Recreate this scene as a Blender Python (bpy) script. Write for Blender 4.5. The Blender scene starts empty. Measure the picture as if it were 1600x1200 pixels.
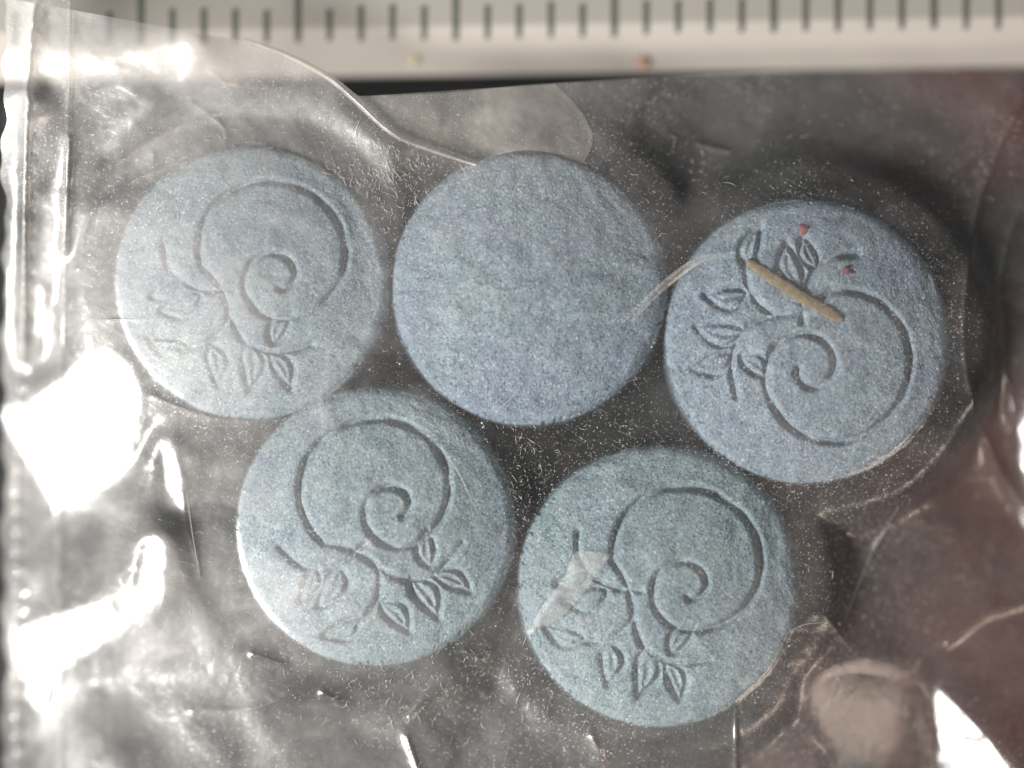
import bpy, math, random
import numpy as np
R = math.radians
rng = np.random.default_rng(7); random.seed(7)
S = bpy.context.scene
C = S.collection
S.unit_settings.scale_length = 0.01          # one unit is one centimetre

# ------------------------------------------------------------------ camera
CD, ZF = 16.0, 0.27                          # camera height above the focus plane, height of that plane
K = 493.0                                    # photograph pixels per centimetre in that plane
cam = bpy.data.cameras.new('camera'); co = bpy.data.objects.new('camera', cam); C.objects.link(co)
co.location = (0, 0, CD + ZF); cam.sensor_width = 36; cam.lens = 36 * CD / (1600 / K)
cam.clip_start = 0.5; cam.clip_end = 200
cam.dof.use_dof = True; cam.dof.focus_distance = CD + 0.015; cam.dof.aperture_fstop = 0.060
S.camera = co
S.render.resolution_x = 1024; S.render.resolution_y = 768

# ------------------------------------------------------------------ light
w = bpy.data.worlds.new('World'); S.world = w; w.use_nodes = True
w.node_tree.nodes['Background'].inputs[0].default_value = (0.80, 0.90, 1.0, 1)
w.node_tree.nodes['Background'].inputs[1].default_value = 0.10
LAMP = (-8.6, -4.3, 6.8); WARM = (8.5, -8.5, 12.0)
def area(name, loc, size, sy, power, col):
    l = bpy.data.lights.new(name, 'AREA'); l.shape = 'RECTANGLE'; l.size = size; l.size_y = sy
    l.energy = power; l.color = col
    o = bpy.data.objects.new(name, l); C.objects.link(o); o.location = loc
    from mathutils import Vector
    o.rotation_euler = (Vector((0, 0, 0.2)) - Vector(loc)).to_track_quat('-Z', 'Y').to_euler()
    return o
area('window_lamp', LAMP, 4.0, 3.2, 3000, (1.0, 0.985, 0.95))
area('warm_lamp', WARM, 4.4, 4.4, 520, (1.0, 0.80, 0.66))
S.view_settings.view_transform = 'Standard'; S.view_settings.look = 'None'
S.view_settings.exposure = 0; S.view_settings.gamma = 1
S.render.engine = 'CYCLES'
S.cycles.transparent_max_bounces = 12; S.cycles.max_bounces = 5; S.cycles.diffuse_bounces = 3; S.cycles.glossy_bounces = 2
# ------------------------------------------------------------------ helpers
def W(px, py, z=ZF):
    f = (CD + ZF - z) / CD
    return ((px - 800) / K * f, (600 - py) / K * f, z)
def tag(o, label=None, cat=None, group=None, kind=None):
    if label: o['label'] = label
    if cat: o['category'] = cat
    if group: o['group'] = group
    if kind: o['kind'] = kind
    return o
def link(name, verts, faces, m, parent=None, smooth=False):
    me = bpy.data.meshes.new(name)
    if isinstance(verts, np.ndarray) and isinstance(faces, np.ndarray):
        nv, nf, k = len(verts), len(faces), faces.shape[1]
        me.vertices.add(nv); me.vertices.foreach_set('co', verts.astype(np.float32).ravel())
        me.loops.add(nf * k); me.loops.foreach_set('vertex_index', faces.astype(np.int32).ravel())
        me.polygons.add(nf); me.polygons.foreach_set('loop_start', np.arange(0, nf * k, k, dtype=np.int32))
        me.update(calc_edges=True); me.validate()
    else:
        me.from_pydata([tuple(v) for v in verts], [], [tuple(f) for f in faces]); me.update()
    if smooth: me.polygons.foreach_set('use_smooth', [True] * len(me.polygons))
    me.materials.append(m)
    o = bpy.data.objects.new(name, me); C.objects.link(o)
    if parent: o.parent = parent
    return o
def empty(name, loc=(0, 0, 0)):
    o = bpy.data.objects.new(name, None); o.empty_display_size = .1; o.location = loc; C.objects.link(o); return o
def gridfaces(nx, ny, off=0):
    a = (np.arange(ny - 1)[:, None] * nx + np.arange(nx - 1)[None, :]).ravel() + off
    return np.stack([a, a + 1, a + nx + 1, a + nx], 1)
def spline(pts, n=14):
    P = np.array(pts, float); P = np.vstack([2 * P[0] - P[1], P, 2 * P[-1] - P[-2]])
    out = []
    for i in range(1, len(P) - 2):
        t = np.linspace(0, 1, n, endpoint=False)[:, None]
        a, b, c, d = P[i - 1:i + 3]
        out.append(.5 * (2 * b + (c - a) * t + (2 * a - 5 * b + 4 * c - d) * t ** 2 + (3 * b - a - 3 * c + d) * t ** 3))
    return np.vstack(out + [P[-2:-1]])
def segdist(X, Y, P):
    D = np.full(X.shape, 1e9)
    for a, b in zip(P[:-1], P[1:]):
        d = b - a; L = max((d * d).sum(), 1e-12)
        t = np.clip(((X - a[0]) * d[0] + (Y - a[1]) * d[1]) / L, 0, 1)
        D = np.minimum(D, (X - a[0] - t * d[0]) ** 2 + (Y - a[1] - t * d[1]) ** 2)
    return np.sqrt(D)
def fnoise(ny, nx, lam, seed, ax=1.0, ang=0.0, band=.6):
    """band-limited noise, wavelength lam cells, stretched by ax along ang"""
    r = np.random.default_rng(seed)
    ky = np.fft.fftfreq(ny)[:, None]; kx = np.fft.fftfreq(nx)[None, :]
    c, s = math.cos(ang), math.sin(ang)
    k = np.sqrt(((kx * c + ky * s) * ax) ** 2 + (-kx * s + ky * c) ** 2) * lam
    H = np.exp(-((np.log(k + 1e-9)) / band) ** 2); H[0, 0] = 0
    n = np.real(np.fft.ifft2(np.fft.fft2(r.standard_normal((ny, nx))) * H))
    return n / n.std()
def blur(a, sg):
    ky = np.fft.fftfreq(a.shape[0])[:, None]; kx = np.fft.fftfreq(a.shape[1])[None, :]
    return np.real(np.fft.ifft2(np.fft.fft2(a) * np.exp(-2 * (math.pi * sg) ** 2 * (kx ** 2 + ky ** 2))))

# ------------------------------------------------------------------ materials
def mat(name):
    m = bpy.data.materials.new(name); m.use_nodes = True
    nt = m.node_tree; nt.nodes.clear()
    out = nt.nodes.new('ShaderNodeOutputMaterial')
    def N(t, **kw):
        n = nt.nodes.new(t)
        for k, v in kw.items():
            if k.startswith('i_'):
                key = k[2:].replace('_', ' '); n.inputs[int(key) if key.isdigit() else key].default_value = v
            else: setattr(n, k, v)
        return n
    def Lk(a, b): nt.links.new(a, b)
    return m, nt, out, N, Lk
def ramp(N, Lk, src, stops):
    r = N('ShaderNodeValToRGB'); e = r.color_ramp.elements
    while len(e) < len(stops): e.new(0.5)
    for x, (p, c) in zip(e, stops):
        x.position = p; x.color = (c, c, c, 1) if not isinstance(c, tuple) else (*c, 1)
    Lk(src, r.inputs[0]); return r.outputs[0]
def noise(N, Lk, vec, scale, detail=3, rough=.5, dist=0):
    n = N('ShaderNodeTexNoise'); n.inputs['Scale'].default_value = scale; n.inputs['Detail'].default_value = detail
    n.inputs['Roughness'].default_value = rough; n.inputs['Distortion'].default_value = dist
    Lk(vec, n.inputs['Vector']); return n.outputs[0]
def mixc(N, Lk, f, a, b):
    m = N('ShaderNodeMix', data_type='RGBA')
    for s, v in ((0, f), (6, a), (7, b)):
        if hasattr(v, 'links'): Lk(v, m.inputs[s])
        else: m.inputs[s].default_value = v if s == 0 else (*v, 1)
    return m.outputs[2]
def mth(N, Lk, op, a, b=0.0, c=None, clamp=False):
    m = N('ShaderNodeMath', operation=op, use_clamp=clamp)
    for i, v in enumerate((a, b) if c is None else (a, b, c)):
        if hasattr(v, 'links'): Lk(v, m.inputs[i])
        else: m.inputs[i].default_value = v
    return m.outputs[0]

def simple(name, col, rough=.5, var=.15, scale=12, bump=0):
    m, nt, out, N, Lk = mat(name)
    tc = N('ShaderNodeTexCoord').outputs['Object']
    b = N('ShaderNodeBsdfPrincipled'); b.inputs['Roughness'].default_value = rough
    n = noise(N, Lk, tc, scale, 4)
    Lk(mixc(N, Lk, n, tuple(c * (1 - var) for c in col), tuple(min(1, c * (1 + var)) for c in col)), b.inputs['Base Color'])
    if bump:
        bp = N('ShaderNodeBump'); bp.inputs['Strength'].default_value = bump; bp.inputs['Distance'].default_value = .004
        Lk(noise(N, Lk, tc, scale * 6, 3), bp.inputs['Height']); Lk(bp.outputs[0], b.inputs['Normal'])
    Lk(b.outputs[0], out.inputs[0]); return m

def pill_mat():
    m, nt, out, N, Lk = mat('pressed_blue_powder')
    # each tablet has its own batch tint (object colour)
    g = N('ShaderNodeTexCoord').outputs['Object']
    oi = N('ShaderNodeObjectInfo')
    ad = N('ShaderNodeVectorMath', operation='MULTIPLY_ADD'); Lk(oi.outputs['Random'], ad.inputs[0])
    ad.inputs[1].default_value = (31, 17, 5); Lk(g, ad.inputs[2]); tc = ad.outputs[0]
    big = noise(N, Lk, tc, 4.5, 4, .6)
    mid = noise(N, Lk, tc, 30, 6, .78)
    fine = noise(N, Lk, tc, 120, 2, .6)
    c = mixc(N, Lk, ramp(N, Lk, mid, [(.34, 0), (.66, 1)]), (.112, .164, .202), (.285, .332, .350))
    c = mixc(N, Lk, ramp(N, Lk, big, [(.35, 0), (.7, .55)]), c, (.175, .195, .265))
    c = mixc(N, Lk, ramp(N, Lk, fine, [(.33, .8), (.42, 0)]), c, (.035, .075, .12))
    c = mixc(N, Lk, ramp(N, Lk, fine, [(.60, 0), (.70, .5)]), c, (.55, .62, .64))
    v = N('ShaderNodeTexVoronoi', feature='F1'); v.inputs['Scale'].default_value = 9; Lk(tc, v.inputs['Vector'])
    sp = mth(N, Lk, 'LESS_THAN', mth(N, Lk, 'ADD', v.outputs['Distance'], mth(N, Lk, 'MULTIPLY', mid, .08)), .105)
    sel = N('ShaderNodeSeparateColor'); Lk(v.outputs['Color'], sel.inputs[0])
    sp = mth(N, Lk, 'MULTIPLY', sp, mth(N, Lk, 'MULTIPLY', mth(N, Lk, 'GREATER_THAN', sel.outputs[0], .72), .5))
    c = mixc(N, Lk, sp, c, (.06, .34, .44))
    tn = N('ShaderNodeMix', data_type='RGBA', blend_type='MULTIPLY'); tn.inputs[0].default_value = 1; Lk(c, tn.inputs[6]); Lk(oi.outputs['Color'], tn.inputs[7]); c = tn.outputs[2]
    b = N('ShaderNodeBsdfPrincipled'); Lk(c, b.inputs['Base Color'])
    b.inputs['Roughness'].default_value = .75; b.inputs['Specular IOR Level'].default_value = .25
    bp = N('ShaderNodeBump'); bp.inputs['Strength'].default_value = .22; bp.inputs['Distance'].default_value = .004
    Lk(mth(N, Lk, 'ADD', mth(N, Lk, 'MULTIPLY', mid, .5), mth(N, Lk, 'MULTIPLY', fine, .8)), bp.inputs['Height'])
    Lk(bp.outputs[0], b.inputs['Normal']); Lk(b.outputs[0], out.inputs[0]); return m

def film_mat(name, haze, rough, tint=(.93, .90, .88), spec=1.0, dust=1.0, grad=True, soft=.18):
    m, nt, out, N, Lk = mat(name)
    tc = N('ShaderNodeTexCoord').outputs['Object']
    sx = N('ShaderNodeSeparateXYZ'); Lk(tc, sx.inputs[0])
    # scuff haze: cloudy, heavier to the left of the bag for its wrinkles and the nearer light, painted in
    cl = noise(N, Lk, tc, 1.7, 6, .62, 1.2)
    cl2 = noise(N, Lk, tc, 7.0, 5, .6, .8)
    hz = mth(N, Lk, 'MULTIPLY', ramp(N, Lk, cl, [(.30, .25), (.72, 1.7)]), haze)
    hz = mth(N, Lk, 'MULTIPLY', hz, ramp(N, Lk, cl2, [(.3, .7), (.75, 1.35)]))
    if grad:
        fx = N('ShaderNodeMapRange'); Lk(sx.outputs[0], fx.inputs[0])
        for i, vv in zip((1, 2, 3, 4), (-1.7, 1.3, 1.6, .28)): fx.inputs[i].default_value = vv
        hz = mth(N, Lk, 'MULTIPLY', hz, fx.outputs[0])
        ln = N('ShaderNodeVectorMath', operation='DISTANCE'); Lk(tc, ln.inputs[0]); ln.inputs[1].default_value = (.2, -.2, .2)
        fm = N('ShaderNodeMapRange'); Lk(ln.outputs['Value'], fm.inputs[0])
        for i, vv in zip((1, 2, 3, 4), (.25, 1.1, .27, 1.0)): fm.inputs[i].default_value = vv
        hz = mth(N, Lk, 'MULTIPLY', hz, fm.outputs[0])  # haze thinned mid-bag: shade in the gaps between tablets, painted in
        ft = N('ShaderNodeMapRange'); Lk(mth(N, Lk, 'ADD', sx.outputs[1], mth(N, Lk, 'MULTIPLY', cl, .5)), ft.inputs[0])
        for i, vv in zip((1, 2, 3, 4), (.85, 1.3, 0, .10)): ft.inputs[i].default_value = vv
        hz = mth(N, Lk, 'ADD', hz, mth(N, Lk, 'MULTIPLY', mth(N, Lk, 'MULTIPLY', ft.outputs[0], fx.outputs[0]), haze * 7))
    # brushed scratches in two directions
    def scr(sc, rot, lo, amp):
        m0 = N('ShaderNodeMapping'); Lk(tc, m0.inputs[0]); m0.inputs['Rotation'].default_value = (0, 0, rot); mp = N('ShaderNodeMapping'); Lk(m0.outputs[0], mp.inputs[0]); mp.inputs['Scale'].default_value = sc
        return mth(N, Lk, 'MULTIPLY', ramp(N, Lk, noise(N, Lk, mp.outputs[0], 1, 2, .5, .3), [(lo, 0), (lo + .12, 1)]), amp)
    s1 = mth(N, Lk, 'ADD', scr((16, 150, 30), .5, .61, .10 * dust), scr((22, 130, 30), -.7, .64, .08 * dust)); s2 = scr((140, 14, 30), .25, .62, .09 * dust)
    patch = ramp(N, Lk, noise(N, Lk, tc, 2.6, 3), [(.38, .15), (.62, 1)])
    hz = mth(N, Lk, 'ADD', hz, mth(N, Lk, 'MULTIPLY', mth(N, Lk, 'ADD', s1, s2), patch))
    sp = ramp(N, Lk, noise(N, Lk, tc, 130, 2, .6), [(.62, 0), (.70, .45 * dust)])
    hz = mth(N, Lk, 'ADD', hz, mth(N, Lk, 'MULTIPLY', sp, patch), clamp=True)
    bp = N('ShaderNodeBump'); bp.inputs['Strength'].default_value = .35; bp.inputs['Distance'].default_value = .006
    Lk(mth(N, Lk, 'ADD', cl2, mth(N, Lk, 'MULTIPLY', mth(N, Lk, 'ADD', s1, s2), .8)), bp.inputs['Height'])
    gl = N('ShaderNodeBsdfGlossy'); gl.inputs['Roughness'].default_value = rough; gl.inputs['Color'].default_value = (1, .985, .95, 1)
    Lk(bp.outputs[0], gl.inputs['Normal'])
    g2 = N('ShaderNodeBsdfGlossy'); g2.inputs['Roughness'].default_value = .55; g2.inputs['Color'].default_value = (*tint, 1)
    df = N('ShaderNodeBsdfDiffuse'); df.inputs['Color'].default_value = (*tint, 1)
    tr = N('ShaderNodeBsdfTransparent'); tr.inputs['Color'].default_value = (.985, .985, .98, 1)
    hm = N('ShaderNodeMixShader'); hm.inputs[0].default_value = soft; Lk(df.outputs[0], hm.inputs[1]); Lk(g2.outputs[0], hm.inputs[2])
    a = N('ShaderNodeMixShader'); Lk(hz, a.inputs[0]); Lk(tr.outputs[0], a.inputs[1]); Lk(hm.outputs[0], a.inputs[2])
    fr = N('ShaderNodeLayerWeight'); fr.inputs['Blend'].default_value = .5
    fs_ = mth(N, Lk, 'MULTIPLY_ADD', mth(N, Lk, 'POWER', fr.outputs['Facing'], 5.0), .9, .042)
    ff = mth(N, Lk, 'MULTIPLY', fs_, 1.7 * spec, clamp=True)
    g3 = N('ShaderNodeBsdfGlossy'); g3.inputs['Roughness'].default_value = .32; Lk(bp.outputs[0], g3.inputs['Normal'])
    gm = N('ShaderNodeMixShader'); gm.inputs[0].default_value = .5; Lk(gl.outputs[0], gm.inputs[1]); Lk(g3.outputs[0], gm.inputs[2])
    f = N('ShaderNodeMixShader'); Lk(ff, f.inputs[0]); Lk(a.outputs[0], f.inputs[1]); Lk(gm.outputs[0], f.inputs[2])
    Lk(f.outputs[0], out.inputs[0]); return m

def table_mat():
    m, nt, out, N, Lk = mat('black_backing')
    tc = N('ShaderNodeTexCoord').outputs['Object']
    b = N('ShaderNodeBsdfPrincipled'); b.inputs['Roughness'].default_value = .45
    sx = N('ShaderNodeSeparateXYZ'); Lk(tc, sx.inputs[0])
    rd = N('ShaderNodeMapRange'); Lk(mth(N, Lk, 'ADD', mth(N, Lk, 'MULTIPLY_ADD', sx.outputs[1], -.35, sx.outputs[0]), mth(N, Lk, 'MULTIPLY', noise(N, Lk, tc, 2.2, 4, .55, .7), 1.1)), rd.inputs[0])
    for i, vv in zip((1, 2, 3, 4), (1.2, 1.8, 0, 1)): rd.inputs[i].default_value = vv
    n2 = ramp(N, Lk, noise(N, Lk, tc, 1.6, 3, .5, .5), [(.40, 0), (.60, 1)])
    c = mixc(N, Lk, mth(N, Lk, 'MULTIPLY', rd.outputs[0], n2), (.006, .007, .007), (.080, .020, .015))  # dark red to the right: the film's red reflection, painted into the backing
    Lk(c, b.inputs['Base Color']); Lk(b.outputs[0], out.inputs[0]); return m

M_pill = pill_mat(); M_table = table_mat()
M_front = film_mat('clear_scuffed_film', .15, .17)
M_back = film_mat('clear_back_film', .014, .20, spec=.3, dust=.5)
M_flap = film_mat('folded_double_film', .18, .20, tint=(.95, .87, .80), grad=False, dust=.4)
M_crease_sheen = film_mat('crease_sheen', .13, .22, tint=(.95, .96, .93), grad=False, dust=.6)  # hazy film laid over creases to paint their milky highlight
M_seam = film_mat('heat_sealed_film', .12, .16, grad=False, spec=1.3)
M_ruler = simple('ruler_plastic', (.47, .43, .39), .35, .05, 3, .1)
M_ruler_shaded = simple('ruler_face_shaded', (.37, .345, .312), .4, .06, 3, .1)  # greyer copy of the plastic: weaker light on the flat top, painted in
M_tick = simple('ruler_ink', (.10, .11, .08), .5, .2, 40)
M_straw = simple('straw_fibre', (.23, .175, .10), .8, .55, 45, 1)
M_red = simple('red_crumb', (.25, .09, .10), .7, .2, 60, .4)
M_orange = simple('orange_crumb', (.55, .34, .24), .7, .2, 60, .4)
M_yellow = simple('yellow_crumb', (.60, .52, .34), .7, .2, 60, .4)
M_dust = simple('pale_powder', (.60, .64, .64), .7, .2, 60)
M_scratch = simple('scratched_film', (.62, .60, .57), .35, .2, 60)

# ------------------------------------------------------------------ the black surface
T = 40
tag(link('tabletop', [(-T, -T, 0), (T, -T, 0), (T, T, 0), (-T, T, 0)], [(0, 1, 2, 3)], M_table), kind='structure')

# ------------------------------------------------------------------ ruler
def ruler_y(px): return -0.0155 * (px - 400)         # the ruler climbs a little to the right
ruler = empty('ruler', W(800, 20, 0))
tag(ruler, 'off white millimetre ruler with dark ticks lying along the top of the bag', 'ruler')
ro = np.array(ruler.location)
prof = [(123, .0), (121, .020), (117, .025), (46, .083), (40, .085), (-260, .085), (-262, .0)]
xs = np.linspace(-700, 2300, 61); vs = []
for x in xs:
    for y, z in prof: vs.append(np.array(W(x, y + ruler_y(x), z)) - ro)
npf = len(prof); fs = []
for i in range(len(xs) - 1):
    for j in range(npf - 1):
        a = i * npf + j; fs.append((a, a + 1, a + npf + 1, a + npf))
    fs.append((i * npf + npf - 1, i * npf, (i + 1) * npf, (i + 1) * npf + npf - 1))
fs.append(tuple(range(npf))[::-1]); fs.append(tuple(range((len(xs) - 1) * npf, len(xs) * npf)))
body = link('body', vs, fs, M_ruler, ruler); body.data.materials.append(M_ruler_shaded)
for k_, p_ in enumerate(body.data.polygons[:(len(xs) - 1) * npf]): p_.material_index = int(k_ % npf in (3, 4))
def rz(y): return .085 if y < 40 else (.083 + (46 - y) / 71 * .058 if y > 46 else .084)
def tickmesh(x, y0, y1, wd):
    ys = [y1, 46, 42, y0] if y0 < 40 else [y1, 46, y0]
    v = []
    for y in ys:
        ww = wd * (1 if y != y1 else .8)
        for dz in (-.004, .0035):
            for sx in (-1, 1): v.append(np.array(W(x + sx * ww / 2, y + ruler_y(x), rz(y) + dz)) - ro)
    f = [(0, 1, 3, 2)]
    for i in range(len(ys) - 1):
        a = i * 4; f += [(a + 2, a + 3, a + 7, a + 6), (a, a + 2, a + 6, a + 4), (a + 1, a + 5, a + 7, a + 3)]
    a = (len(ys) - 1) * 4; f.append((a, a + 2, a + 3, a + 1)); return v, f
x = 466.0 - 49.2 * 10; k = 0
while x < 1700:
    long_ = k % 5 == 0
    top = -75 if long_ and k % 10 == 0 else (-28 if long_ else (14 if x < 1080 else 8) + rng.uniform(-3, 3))
    v, f = tickmesh(x, top, 67 + rng.uniform(-2, 2) - (5 if x > 1000 else 0), 8.2 + (1.5 if long_ else 0))
    link('tick', v, f, M_tick, ruler)
    k += 1; x += 49.1 + 1.3 * np.clip((x - 400) / 1200, 0, 1)

# ------------------------------------------------------------------ tablets
RAD = .4365
BASE, BAND, DOME = .035, .172, .058
def ornament():
    """a plain scroll with leaves: generic pressed relief"""
    L = []
    t = np.linspace(R(214), R(-62), 60)
    L.append((np.stack([.06 + .54 * np.cos(t) * (1 + 0 * t), .27 + .50 * np.sin(t)], 1), 1.0))
    t = np.linspace(R(-62), R(-420), 70); rr = np.linspace(.30, .07, 70)     # inward volute
    e = L[0][0][-1]
    v = np.stack([rr * np.cos(t), rr * np.sin(t)], 1); v += e - v[0]
    L.append((v, .9))
    L.append((spline([(-.39, -.02), (-.20, -.12), (-.05, -.30), (-.12, -.52), (-.30, -.66)]), .9))
    L.append((spline([(-.06, -.28), (.12, -.42), (.36, -.42), (.58, -.26)]), .9))
    L.append((spline([(-.10, -.10), (-.34, -.20), (-.58, -.14), (-.70, .02)]), .8))
    for (cx, cy, a, l, wd) in ((-.42, -.34, 225, .28, .09), (.22, -.58, -70, .30, .09), (-.02, -.66, -60, .26, .08),
                               (.44, -.52, -40, .26, .07), (-.56, -.28, 230, .22, .06), (.34, -.24, 78, .22, .07), (-.40, -.64, 190, .26, .07)):
        u = np.r_[np.linspace(0, 1, 14), np.linspace(1, 0, 14)]; sg = np.r_[np.ones(14), -np.ones(14)]; px = l * 1.15 * (u - .5); py = wd * sg * np.sin(math.pi * u ** .8) * .9 + .12 * l * np.sin(math.pi * u)
        c, s = math.cos(R(a)), math.sin(R(a))
        L.append((np.stack([cx + px * c - py * s, cy + px * s + py * c], 1), .8)); vn = np.linspace(-.5, .25, 8) * l; vy_ = .12 * l * np.sin(math.pi * (vn / l + .5))
        L.append((np.stack([cx + vn * c - vy_ * s, cy + vn * s + vy_ * c], 1), .4))
    return L
NP = 330
u = np.linspace(-1, 1, NP); U, V = np.meshgrid(u, u)
DX = U * np.sqrt(1 - V * V / 2); DY = V * np.sqrt(1 - U * U / 2)      # square to disc
ORN = np.zeros_like(DX)
for P, dep in ornament():
    d = segdist(DX, DY, P)
    ORN = np.minimum(ORN, -dep * np.exp(-(d / .024) ** 2)) if True else ORN
    ORN = np.where(ORN > -.02, ORN + .16 * dep * np.exp(-((d - .056) / .024) ** 2), ORN)
PILLS = [  # px, py, radius px, ornament rotation (None: plain), depth, tilt, label
    (394, 440, 215, -22, .9, (.4, -.5), 'pale blue round tablet with a worn scroll relief, nearest the left edge of the bag'),
    (827, 450, 215, None, 0, (-.4, .2), 'smooth blue tablet with no relief, between the two topmost embossed tablets'),
    (1263, 532, 223, -118, 1.0, (.4, .6), 'blue embossed tablet with a straw splinter and red specks on it'),
    (587, 823, 218, 14, 1.1, (.4, -.3), 'blue tablet with the deepest crisp scroll relief, at the lower left'),
    (1030, 916, 220, -32, 1.0, (-.3, .4), 'blue embossed tablet lowest in the bag, crossed by a shiny film crease'),
]
def pill(i, px, py, rp, rot, dep, tilt, label):
    zt = BASE + BAND + DOME
    c = W(px, py, zt - .03); rad = rp / K * (CD + ZF - zt + .03) / CD - .0015
    r2 = DX ** 2 + DY ** 2; r = np.sqrt(r2)
    chip = np.clip(fnoise(NP, NP, 14, 110 + i) - 1.1, 0, 1.5)
    edge = 1 - np.clip((r - .965) / .035, 0, 1) ** 2 * .012 / 1
    top = BAND + DOME * (1 - r2) - .016 * np.clip((r - .93) / .07, 0, 1) ** 2 - .010 * chip * np.clip((r - .95) / .05, 0, 1)
    rough = .0004 * fnoise(NP, NP, 5, 50 + i) + .0004 * fnoise(NP, NP, 16, 60 + i) + .0018 * fnoise(NP, NP, 60, 70 + i)
    if rot is not None:
        worn = np.clip(1 + .28 * fnoise(NP, NP, 70, 80 + i), .3, 1.3)
        top = top + ORN * .022 * dep * worn
    else:
        P = np.array([(.02, .40), (.03, .1), (.02, -.2)]); top = top - .0022 * np.exp(-(segdist(DX, DY, P) / .03) ** 2)
        top = top - .0012 * np.abs(fnoise(NP, NP, 14, 91, 6, .3)) * np.exp(-((DX + .3) ** 2 + DY ** 2) / .12)
    top = top + rough * (r < .985)
    ang = np.arctan2(DY, DX)
    wob = 1 + .0025 * np.sin(3 * ang + i) + .0016 * np.sin(11 * ang + 2 * i) + .0012 * np.sin(29 * ang + i) - .006 * chip * np.clip((r - .96) / .04, 0, 1) + .0012 * fnoise(NP, NP, 4, 130 + i) * (r > .97)
    vx, vy = DX * rad * wob, DY * rad * wob
    V1 = np.stack([vx.ravel(), vy.ravel(), top.ravel()], 1); F1 = gridfaces(NP, NP)
    # rim: walk round the border of the top grid, down the band, and close with the lower dome
    b = np.concatenate([np.arange(NP), np.arange(1, NP) * NP + NP - 1, (NP - 1) * NP + np.arange(NP - 2, -1, -1), np.arange(NP - 2, 0, -1) * NP])
    rings = [(1.004, BAND - .022), (1.006, .10), (1.004, .018), (.985, .002), (.7, -.030), (.35, -.045), (.02, -.05)]
    VV = [V1]; FF = [F1]; prev = b; off = len(V1)
    bx, by = vx.ravel()[b], vy.ravel()[b]
    for s, z in rings:
        VV.append(np.stack([bx * s, by * s, np.full(len(b), z)], 1)); cur = off + np.arange(len(b)); off += len(b)
        FF.append(np.stack([prev, cur, np.roll(cur, -1), np.roll(prev, -1)], 1)); prev = cur
    o = link('tablet', np.vstack(VV), np.vstack(FF), M_pill, smooth=True)
    o.location = (c[0], c[1], BASE + .05 - .03); o.rotation_euler = (R(tilt[0]), R(tilt[1]), R(rot if rot is not None else 0))
    o.color = [(1.07, 1.09, 1.07, 1), (1.05, 1.07, 1.10, 1), (1.06, 1.07, 1.10, 1), (1.08, 1.12, 1.08, 1), (1.04, 1.10, 1.06, 1)][i]
    tag(o, label, 'tablet', 'blue round tablets sealed in the clear bag'); return o, c, rad
TAB = [pill(i, *p) for i, p in enumerate(PILLS)]
PT = TAB[0][0].location.z + BAND + DOME      # height of a tablet's crown

# ------------------------------------------------------------------ shape of the front film (height field over pixels)
X0, X1, Y0, Y1, ST = -200, 1800, -150, 1350, 2.5
gx = np.arange(X0, X1, ST); gy = np.arange(Y0, Y1, ST); GX, GY = np.meshgrid(gx, gy)
def obstacle(GX, GY):
    O = np.full(GX.shape, .05)
    e = GY - ruler_y(GX)                                        # ruler under the bag's corner
    O = np.maximum(O, np.where(e < 46, .097, np.where(e < 123, .097 - (e - 46) / 77 * .06, 0)))
    for (px, py, rp, *_), (o, c, rad) in zip(PILLS, TAB):
        d = np.hypot(GX - px, GY - py) / rp
        O = np.maximum(O, np.where(d < 1.01, PT + .011 - DOME * d ** 2, 0))
    return O
st = 4
Oc = obstacle(GX[::st, ::st], GY[::st, ::st]); Hc = np.maximum(Oc, .23)
for it in range(900):                                           # a membrane resting on what lies under it
    A = .25 * (np.roll(Hc, 1, 0) + np.roll(Hc, -1, 0) + np.roll(Hc, 1, 1) + np.roll(Hc, -1, 1)) - .00004
    A[0] = .17; A[-1] = .25; A[:, 0] = .24; A[:, -1] = .24
    Hc = np.maximum(A, Oc)
def sample(F, x, y, sx=ST, x0=X0, y0=Y0):
    fx = np.clip((x - x0) / sx, 0, F.shape[1] - 1.001); fy = np.clip((y - y0) / sx, 0, F.shape[0] - 1.001)
    i, j = fx.astype(int), fy.astype(int); a, b = fx - i, fy - j
    return (F[j, i] * (1 - a) + F[j, i + 1] * a) * (1 - b) + (F[j + 1, i] * (1 - a) + F[j + 1, i + 1] * a) * b
H = blur(sample(Hc, GX, GY, ST * st), 3.0)
ny, nx = H.shape
def poly(pts, soft=5):
    P = np.array(pts, float); ins = np.zeros(GX.shape, bool); n = len(P)
    for i in range(n):
        (xa, ya), (xb, yb) = P[i], P[(i + 1) % n]
        if ya == yb: continue
        c = ((GY > ya) != (GY > yb)) & (GX < (xb - xa) * (GY - ya) / (yb - ya) + xa); ins ^= c
    return np.clip(blur(ins.astype(float), soft / ST), 0, 1)
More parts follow.
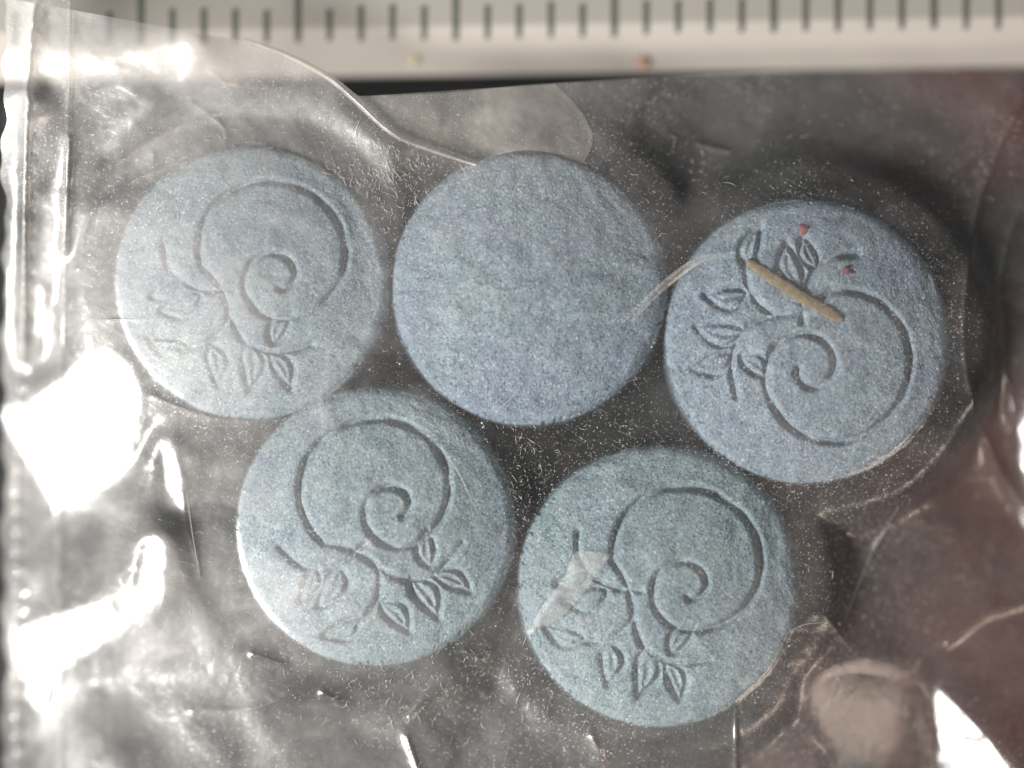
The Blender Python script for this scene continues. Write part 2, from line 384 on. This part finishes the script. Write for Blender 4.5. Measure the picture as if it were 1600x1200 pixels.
# parts of the film that lean towards the window
HI = [([(-40, 655), (60, 648), (110, 600), (150, 562), (195, 550), (222, 590), (215, 680), (170, 740), (100, 790), (40, 802), (-40, 775)], 1.0),
      ([(-40, 1035), (55, 982), (165, 945), (218, 922), (230, 845), (256, 840), (254, 930), (165, 990), (85, 1045), (64, 1108), (20, 1090), (-40, 1068)], 1.0),
      ([(252, 690), (270, 690), (286, 770), (282, 800), (262, 765)], 1.0),
      ([(215, 585), (240, 590), (268, 612), (250, 612)], 1.0),
      ([(-40, 1110), (40, 1120), (50, 1150), (-40, 1160)], .95),
      ([(1452, 1082), (1475, 1085), (1520, 1130), (1590, 1215), (1500, 1215), (1465, 1150)], 1.0),
      ([(24, 150), (46, 150), (56, 300), (50, 420), (62, 560), (20, 560), (28, 420), (34, 300)], .98),
      ([(20, 440), (68, 450), (64, 520), (20, 520)], .98),
      ([(1590, 640), (1640, 640), (1640, 830), (1600, 820)], .9),
      ([(92, 300), (104, 300), (106, 400), (92, 400)], .8), ([(-60, 88), (200, 88), (300, 66), (304, 96), (240, 112), (-60, 118)], .7)]
mk = np.zeros(GX.shape); tg = np.zeros(GX.shape)
for pts, s in HI:
    q = poly(pts, 9 if pts[0][1] in (655, 84) else 5); tg = np.maximum(tg, np.clip(q * 1.7, 0, 1) * s); mk = np.maximum(mk, np.clip(q * 1.4, 0, 1))
kn = fnoise(ny, nx, 22, 5)
def mirror(src):
    """film slope that mirrors src into the camera, at every point"""
    p = np.stack([(GX - 800) / K, (600 - GY) / K, np.full(GX.shape, .18)], -1)
    l = np.array(src) - p; l /= np.linalg.norm(l, axis=-1, keepdims=True)
    v = np.array((0, 0, CD + ZF)) - p; v /= np.linalg.norm(v, axis=-1, keepdims=True)
    h = l + v; return -h[..., 0] / h[..., 2], h[..., 1] / h[..., 2]     # rows run downwards
lx, ly = mirror(LAMP); wx, wy = mirror(WARM)
q = poly([(1262, 1075), (1290, 1050), (1345, 1042), (1400, 1056), (1440, 1085), (1452, 1215), (1335, 1215), (1300, 1140)], 11)
wk = np.clip(q * 1.3, 0, 1)
tx = lx * tg + .05 * kn * mk + wx * q * (1 - mk); ty = ly * tg + .05 * fnoise(ny, nx, 22, 6) * mk + wy * q * (1 - mk)
mk = np.maximum(mk, wk)
px_ = ST / K
kx = 2 * math.pi * np.fft.fftfreq(nx)[None, :]; ky = 2 * math.pi * np.fft.fftfreq(ny)[:, None]
k2 = kx ** 2 + ky ** 2; k2[0, 0] = 1
pm = np.zeros(GX.shape)
for px, py, rp, *_ in PILLS: pm = np.maximum(pm, 1 / (1 + np.exp((np.hypot(GX - px, GY - py) - rp - 22) / 12)))
# gently crumpled elsewhere
amp = np.clip(1.25 - (GX - 0) / 1400, .35, 1.25)
cr = .011 * (-np.abs(fnoise(ny, nx, 110, 11, 1.6, .9, .5))) + .0045 * (-np.abs(fnoise(ny, nx, 60, 12, 1.5, -.5, .45)))
cr += .011 * fnoise(ny, nx, 160, 13) + .0006 * fnoise(ny, nx, 26, 14, 2, .6) + .00025 * fnoise(ny, nx, 9, 15)
Wr = H + cr * amp * .8 * (1 - pm)
for it in range(90):
    ax_ = (np.roll(Wr, -1, 1) - np.roll(Wr, 1, 1)) / (2 * px_); ay_ = (np.roll(Wr, -1, 0) - np.roll(Wr, 1, 0)) / (2 * px_)
    mq = mk * (1 - pm); Gx = ax_ + (tx - ax_) * mq * 1.5; Gy = ay_ + (ty - ay_) * mq * 1.5
    for mx_, my_, rad_ in ((lx, ly, .20), (wx, wy, .16)):            # elsewhere it leans some other way
        dx_, dy_ = Gx - mx_, Gy - my_; dd = np.hypot(dx_, dy_) + 1e-6
        push = np.clip(rad_ / dd - 1, 0, 2) * (1 - np.clip(mk * 3, 0, 1)); Gx = Gx + dx_ * push; Gy = Gy + dy_ * push
    Fh = (-1j * kx * np.fft.fft2(Gx * px_) - 1j * ky * np.fft.fft2(Gy * px_)) / k2; Fh[0, 0] = 0
    Wr = np.real(np.fft.ifft2(Fh)); Wr += (H[pm > .5] - Wr[pm > .5]).mean(); Wr = Wr + (H - Wr) * pm * .5
Wr = blur(Wr, .8)
# single creases and pinches: sharp little ridges along a line
def ridge(pts, a, wd, n=8):
    P = spline(pts, n); lo = P.min(0) - 60; hi = P.max(0) + 60
    m = (GX > lo[0]) & (GX < hi[0]) & (GY > lo[1]) & (GY < hi[1])
    d = np.full(GX.shape, 1e3); d[m] = segdist(GX[m], GY[m], P)
    return a * np.exp(-d / wd)
CR = np.zeros(GX.shape)
for a in [([(1600, 150), (1535, 300), (1512, 430), (1508, 560), (1545, 700), (1605, 800)], .018, 14),
          ([(1640, 230), (1575, 380), (1560, 520), (1585, 640)], .012, 12),
          ([(1640, 925), (1590, 945), (1540, 962), (1480, 1005)], .018, 9),
          ([(285, 770), (292, 820), (310, 880), (312, 900)], .004, 4),
          ([(1150, 1090), (1150, 1215)], .012, 4), ([(925, 1150), (955, 1215)], .014, 7), ([(635, 1150), (652, 1200)], .014, 6),
          ([(395, 1022), (440, 1037)], .012, 5), ([(505, 1083), (530, 1095)], .012, 5), ([(725, 1016), (750, 1030)], .010, 4),
          ([(1095, 226), (1140, 236)], .010, 5), ([(640, 1120), (660, 1095), (690, 1080)], .009, 5),
          ([(120, 420), (140, 340), (180, 300), (250, 262)], .008, 6), ([(300, 160), (350, 200), (345, 240)], .007, 6),
          ([(1580, 180), (1480, 270), (1400, 320)], .014, 16), ([(760, 1020), (560, 1010), (420, 1100), (300, 1110)], .010, 14),
          ([(1320, 1000), (1280, 960), (1230, 990)], .008, 10), ([(1310, 985), (1340, 900), (1365, 845), (1410, 790)], .005, 4),
          ([(55, -20), (48, 60), (42, 150), (38, 300), (36, 560)], .030, 9), ([(108, 215), (104, 300), (100, 390)], .020, 8),
          ([(240, 240), (235, 300), (200, 400)], .006, 8)]:
    CR += ridge(*a)
# crossing tablets the film is tight: only faint ripples
tight = ridge([(1150, 392), (1090, 400), (1052, 425), (1010, 460), (970, 500)], .010, 5) + ridge([(835, 985), (870, 930), (945, 868)], .012, 13) \
      + ridge([(170, 500), (230, 498)], .003, 3) + ridge([(240, 620), (330, 652), (430, 655), (520, 632)], .006, 6)
H2 = Wr + CR * (1 - .8 * pm) + tight + .00015 * fnoise(ny, nx, 9, 31) + .0005 * fnoise(ny, nx, 30, 32)
OB = blur(obstacle(GX, GY), 1.2) + .003
H2 = H2 + (blur(H2, 14) - H2) * wk
d = H2 - OB; H2 = OB + .5 * (d + np.sqrt(d * d + .00006))       # never through what it covers

# ------------------------------------------------------------------ the bag
bag = empty('plastic_bag', (0, 0, 0))
tag(bag, 'clear creased plastic bag lying over the ruler edge and holding all five tablets', 'plastic bag')
tb = np.array([(-300, -20), (0, -4), (50, 4), (160, 24), (270, 45), (330, 56), (400, 66), (455, 88), (520, 119), (560, 150), (620, 149), (700, 145), (820, 133), (950, 125), (1100, 116),
               (1300, 105), (1450, 101), (1600, 98), (2600, 90)], float)
def top_y(x): return np.interp(x, tb[:, 0], tb[:, 1])
MX, MY = 830, 640
xs = np.concatenate([np.linspace(6, 1640, MX - 40), np.linspace(1640, 2500, 41)[1:]])
ts = np.concatenate([np.linspace(0, .86, MY - 40), np.linspace(.86, 1.5, 41)[1:]])
SX, TT = np.meshgrid(xs, ts)
yt = blur(top_y(SX), 2) if False else top_y(SX)
SY = yt + TT * (1400 - yt)
wav = (3.5 * np.sin(SY / 23) + 2.5 * np.sin(SY / 9.7 + 1) + 2 * np.sin(SY / 51)) * np.exp(-np.clip(SX - 6, 0, 999) / 8)
HZ = sample(H2, SX + wav, SY)
HZ = np.maximum(HZ, .03)
f = (CD + ZF - HZ) / CD
Vf = np.stack([((SX + wav - 800) / K * f).ravel(), ((600 - SY) / K * f).ravel(), HZ.ravel()], 1)
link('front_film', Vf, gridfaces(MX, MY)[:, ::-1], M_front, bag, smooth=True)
# back film, flat under the tablets
bx = np.linspace(4, 2500, 260); bt = np.linspace(0, 1.4, 180); BX, BT = np.meshgrid(bx, bt)
yb = np.where(BX < 560, 160 - BX * 0.01, top_y(BX) + 1.5); BY = yb + BT * (1400 - yb)
n1 = sample(.006 * np.abs(fnoise(ny, nx, 60, 41)), np.clip(BX, X0, X1 - 5), np.clip(BY, Y0, Y1 - 5))
BZ = .008 + n1 * .4; f = (CD + ZF - BZ) / CD
link('back_film', np.stack([((BX - 800) / K * f).ravel(), ((600 - BY) / K * f).ravel(), BZ.ravel()], 1), gridfaces(260, 180)[:, ::-1], M_back, bag, smooth=True)
# turned-over lip of the mouth
def patch(name, left, right, n, m, zf, material, bulge=0):
    A = spline(left, 12); B = spline(right, 12)
    ra = np.linspace(0, 1, n)
    def rs(P):
        s = np.r_[0, np.cumsum(np.hypot(*np.diff(P, axis=0).T))]; s /= s[-1]
        return np.stack([np.interp(ra, s, P[:, 0]), np.interp(ra, s, P[:, 1])], 1)
    A, B = rs(A), rs(B); t = np.linspace(0, 1, m)[None, :, None]
    G = A[:, None] * (1 - t) + B[:, None] * t
    G[..., 1] += bulge * (ra[:, None] ** 3) * np.sin(math.pi * t[..., 0])
    Z = sample(H2, G[..., 0], G[..., 1]) + zf(np.linspace(0, 1, n)[:, None], np.linspace(0, 1, m)[None, :])
    f = (CD + ZF - Z) / CD
    return link(name, np.stack([((G[..., 0] - 800) / K * f).ravel(), ((600 - G[..., 1]) / K * f).ravel(), Z.ravel()], 1),
                gridfaces(m, n)[:, ::-1], material, bag, smooth=True)
patch('folded_lip', [(556, 151), (585, 175), (618, 206), (680, 232), (742, 254)], [(868, 131), (898, 162), (918, 190), (926, 222), (912, 256)], 120, 120,
      lambda a, b: .012 + .030 * np.exp(-b / .03) + .012 * np.sin(b * 9 + a * 4) * b * (1 - b) * 3 - .010 * b, M_flap, -20)
patch('rolled_edge', [(380, 58), (455, 84), (520, 118), (560, 152), (618, 206), (680, 232), (745, 255)],
      [(384, 66), (450, 92), (512, 126), (551, 160), (611, 212), (676, 239), (742, 260)], 200, 10,
      lambda a, b: .012 + .018 * np.sin(math.pi * b), M_flap)
patch('seal_strip', [(54, -8), (46, 60), (38, 200), (34, 400), (22, 700), (20, 1000), (22, 1300)], [(112, -2), (112, 60), (110, 200), (104, 400), (96, 700), (98, 1000), (100, 1300)], 500, 40,
      lambda a, b: .006 + .006 * np.sin(a * 260) * np.exp(-((b - .1) / .14) ** 2) + .010 * np.exp(-((b - .08) / .06) ** 2) + .007 * np.exp(-((b - .95) / .05) ** 2) + .003 * np.sin(a * 90 + b * 5), M_seam)

patch('crease_sheen', [(826, 990), (845, 950), (880, 905), (895, 868), (910, 860)], [(838, 985), (872, 968), (905, 935), (938, 890), (955, 866)], 90, 24,
      lambda a, b: .004 + .006 * np.sin(math.pi * b) + .0006 * np.sin(a * 17 + b * 5), M_crease_sheen)
patch('crease_sheen', [(985, 500), (1015, 462), (1048, 428), (1090, 402), (1150, 390)], [(990, 505), (1022, 470), (1055, 440), (1095, 412), (1150, 396)], 90, 8,
      lambda a, b: .003 + .004 * np.sin(math.pi * b), M_crease_sheen)
# fine scratches on the film and dust in it
def inpill(x, y, g=0): return any(math.hypot(x - p[0], y - p[1]) < p[2] + g for p in PILLS)
V_, F_ = [], []
def hair(pts, wd, lift=.004):
    P = spline(pts, 4); n = len(V_)
    T_ = np.gradient(P, axis=0); T_ /= np.maximum(np.hypot(*T_.T)[:, None], 1e-6); Nn = np.stack([-T_[:, 1], T_[:, 0]], 1)
    z = sample(H2, P[:, 0], P[:, 1]) + lift
    for i, (p, q, zz) in enumerate(zip(P, Nn, z)):
        e = wd * (.25 + .75 * math.sin(math.pi * i / (len(P) - 1)))
        V_.extend([W(p[0] - q[0] * e, p[1] - q[1] * e, zz), W(p[0], p[1], zz + e / K), W(p[0] + q[0] * e, p[1] + q[1] * e, zz)])
    for i in range(len(P) - 1):
        a = n + i * 3; F_.extend([(a, a + 1, a + 4, a + 3), (a + 1, a + 2, a + 5, a + 4)])
CL = [(600, 270, 90, 60, 500, 1.35), (640, 1075, 200, 70, 420, 1.9), (820, 720, 90, 90, 200, 1.0), (760, 420, 120, 130, 60, .2), (980, 470, 60, 60, 40, .8),
      (560, 430, 70, 150, 90, .3), (330, 240, 120, 60, 60, .4), (1180, 270, 260, 90, 120, .3), (900, 1000, 200, 120, 60, .6), (250, 900, 130, 130, 110, 2.6), (1300, 850, 160, 120, 50, 1.1)]
for cx, cy, sx, sy, n, a0 in CL:
    for _ in range(int(n * .55)):
        x, y = cx + rng.normal() * sx * .6, cy + rng.normal() * sy * .6
        if inpill(x, y) and rng.random() < .65: continue
        a = a0 + rng.normal() * .6; l = 3 + rng.exponential(4); b = rng.normal() * .2
        hair([(x, y), (x + l * .5 * math.cos(a), y + l * .5 * math.sin(a)), (x + l * math.cos(a + b), y + l * math.sin(a + b))], .16 + rng.random() * .22)
for pts in [[(565, 182), (556, 205), (558, 236)], [(1405, 790), (1370, 850), (1345, 905), (1322, 965)], [(292, 770), (300, 830), (312, 900)], [(770, 650), (800, 620), (815, 600)],
            [(690, 700), (720, 745), (740, 790)], [(900, 395), (880, 410), (870, 430)], [(1235, 985), (1260, 975), (1300, 972)], [(150, 500), (190, 499), (230, 500)]]:
    hair(pts, .36)
tag(link('scratches', V_, F_, M_scratch, bag), kind='stuff')
V_, F_ = [], []
def speck(x, y, z, s):
    n = len(V_); c = np.array(W(x, y, z)); r = rng.normal(size=(4, 3)) * s * .35
    q = np.array([(0, 0, 1), (.94, 0, -.33), (-.47, .82, -.33), (-.47, -.82, -.33)]) * s + r
    V_.extend([tuple(c + p) for p in q]); F_.extend([(n, n + 1, n + 2), (n, n + 2, n + 3), (n, n + 3, n + 1), (n + 1, n + 3, n + 2)])
cnt = 0
while cnt < 9000:
    r_ = rng.random()
    if r_ < .45: x, y = rng.normal(820, 330), rng.normal(640, 260)
    elif r_ < .75:
        p = PILLS[rng.integers(5)]; a = rng.random() * 6.283; d = p[2] * (1.0 + abs(rng.normal()) * .12); x, y = p[0] + d * math.cos(a), p[1] + d * math.sin(a)
    else: x, y = rng.uniform(10, 1600), rng.uniform(150, 1200)
    if not (8 < x < 1620 and 160 < y < 1220): continue
    if inpill(x, y) and rng.random() < .55: continue
    cnt += 1
    if cnt % 2 and not inpill(x, y, 6): z = .014
    else: z = float(sample(H2, np.array([x]), np.array([y]))[0]) - .004
    speck(x, y, z, .0010 + .0007 * rng.random() + (.002 if rng.random() < .012 else 0))
tag(link('powder_dust', V_, F_, M_dust), 'fine pale powder specks scattered through the bag round the tablets', 'dust', kind='stuff')

# ------------------------------------------------------------------ crumbs and the splinter
def on_pill(i, x, y):
    px, py, rp = PILLS[i][:3]; return PT - DOME * ((x - px) ** 2 + (y - py) ** 2) / rp ** 2
def bar(name, pts, wd, th, i, m):
    P = np.array(pts, float); P = spline(P, 14); n = len(P); v, f = [], []
    T_ = np.gradient(P, axis=0); T_ /= np.hypot(*T_.T)[:, None]; Nn = np.stack([-T_[:, 1], T_[:, 0]], 1)
    for k_, (p, q) in enumerate(zip(P, Nn)):
        e = wd * (1 - .55 * abs(2 * k_ / (n - 1) - 1) ** 6) * (1 + .05 * math.sin(k_ * 0.9) + .05 * rng.normal()); z = on_pill(i, *p) + .002
        for a in range(8):
            c_, s_ = math.cos(a * math.pi / 4), math.sin(a * math.pi / 4)
            h_ = 1 + .25 * (a in (1, 3)) - .15 * (a == 2)
            v.append(W(p[0] + q[0] * e * c_, p[1] + q[1] * e * c_, z + th * s_ * h_))
    for k_ in range(n - 1):
        for a in range(8): f.append((k_ * 8 + a, k_ * 8 + (a + 1) % 8, k_ * 8 + 8 + (a + 1) % 8, k_ * 8 + 8 + a))
    f.append(tuple(range(8))); f.append(tuple(range((n - 1) * 8, n * 8))[::-1])
    return link(name, v, f, m, smooth=True)
tag(bar('straw_splinter', [(1168, 408), (1205, 433), (1250, 462), (1288, 484), (1316, 500)], 9.5, .006, 2, M_straw),
    'tan straw splinter lying across the relief of the right tablet', 'splinter')
def crumb(name, px, py, z, r, flat, m, label, cat, group=None, el=1.0, ang=0):
    v, f = [], []; nu, nv = 9, 5
    v.append((0, 0, r * flat))
    for j in range(1, nv):
        for i in range(nu):
            a = 2 * math.pi * i / nu; b = math.pi * j / nv; q = r * (1 + .28 * rng.normal())
            xx, yy = q * math.sin(b) * math.cos(a) * el, q * math.sin(b) * math.sin(a)
            v.append((xx * math.cos(ang) - yy * math.sin(ang), xx * math.sin(ang) + yy * math.cos(ang), r * flat * math.cos(b)))
    v.append((0, 0, -r * flat))
    for i in range(nu):
        f.append((0, 1 + i, 1 + (i + 1) % nu))
        for j in range(nv - 2): f.append((1 + j * nu + i, 1 + (j + 1) * nu + i, 1 + (j + 1) * nu + (i + 1) % nu, 1 + j * nu + (i + 1) % nu))
        f.append((len(v) - 1, 1 + (nv - 2) * nu + (i + 1) % nu, 1 + (nv - 2) * nu + i))
    o = link(name, v, f, m, smooth=True); o.location = W(px, py, z); tag(o, label, cat, group); return o
crumb('red_crumb', 1256, 358, on_pill(2, 1256, 358) + .001, .016, .25, M_red, 'small red crumb near the top rim of the tablet with the splinter', 'crumb', None, 1.2, 1)
crumb('red_crumb', 1322, 425, on_pill(2, 1322, 425) + .003, .014, .25, M_red, 'small red crumb to the right of the straw splinter', 'crumb', None, 1.5, .5)
crumb('orange_crumb', 1004, 98, .042, .020, .3, M_orange, 'orange crumb on the ruler edge above the gap between the tablets', 'crumb')
crumb('yellow_crumb', 648, 92, .048, .018, .12, M_yellow, 'pale yellow crumb on the blank white edge of the ruler', 'crumb')
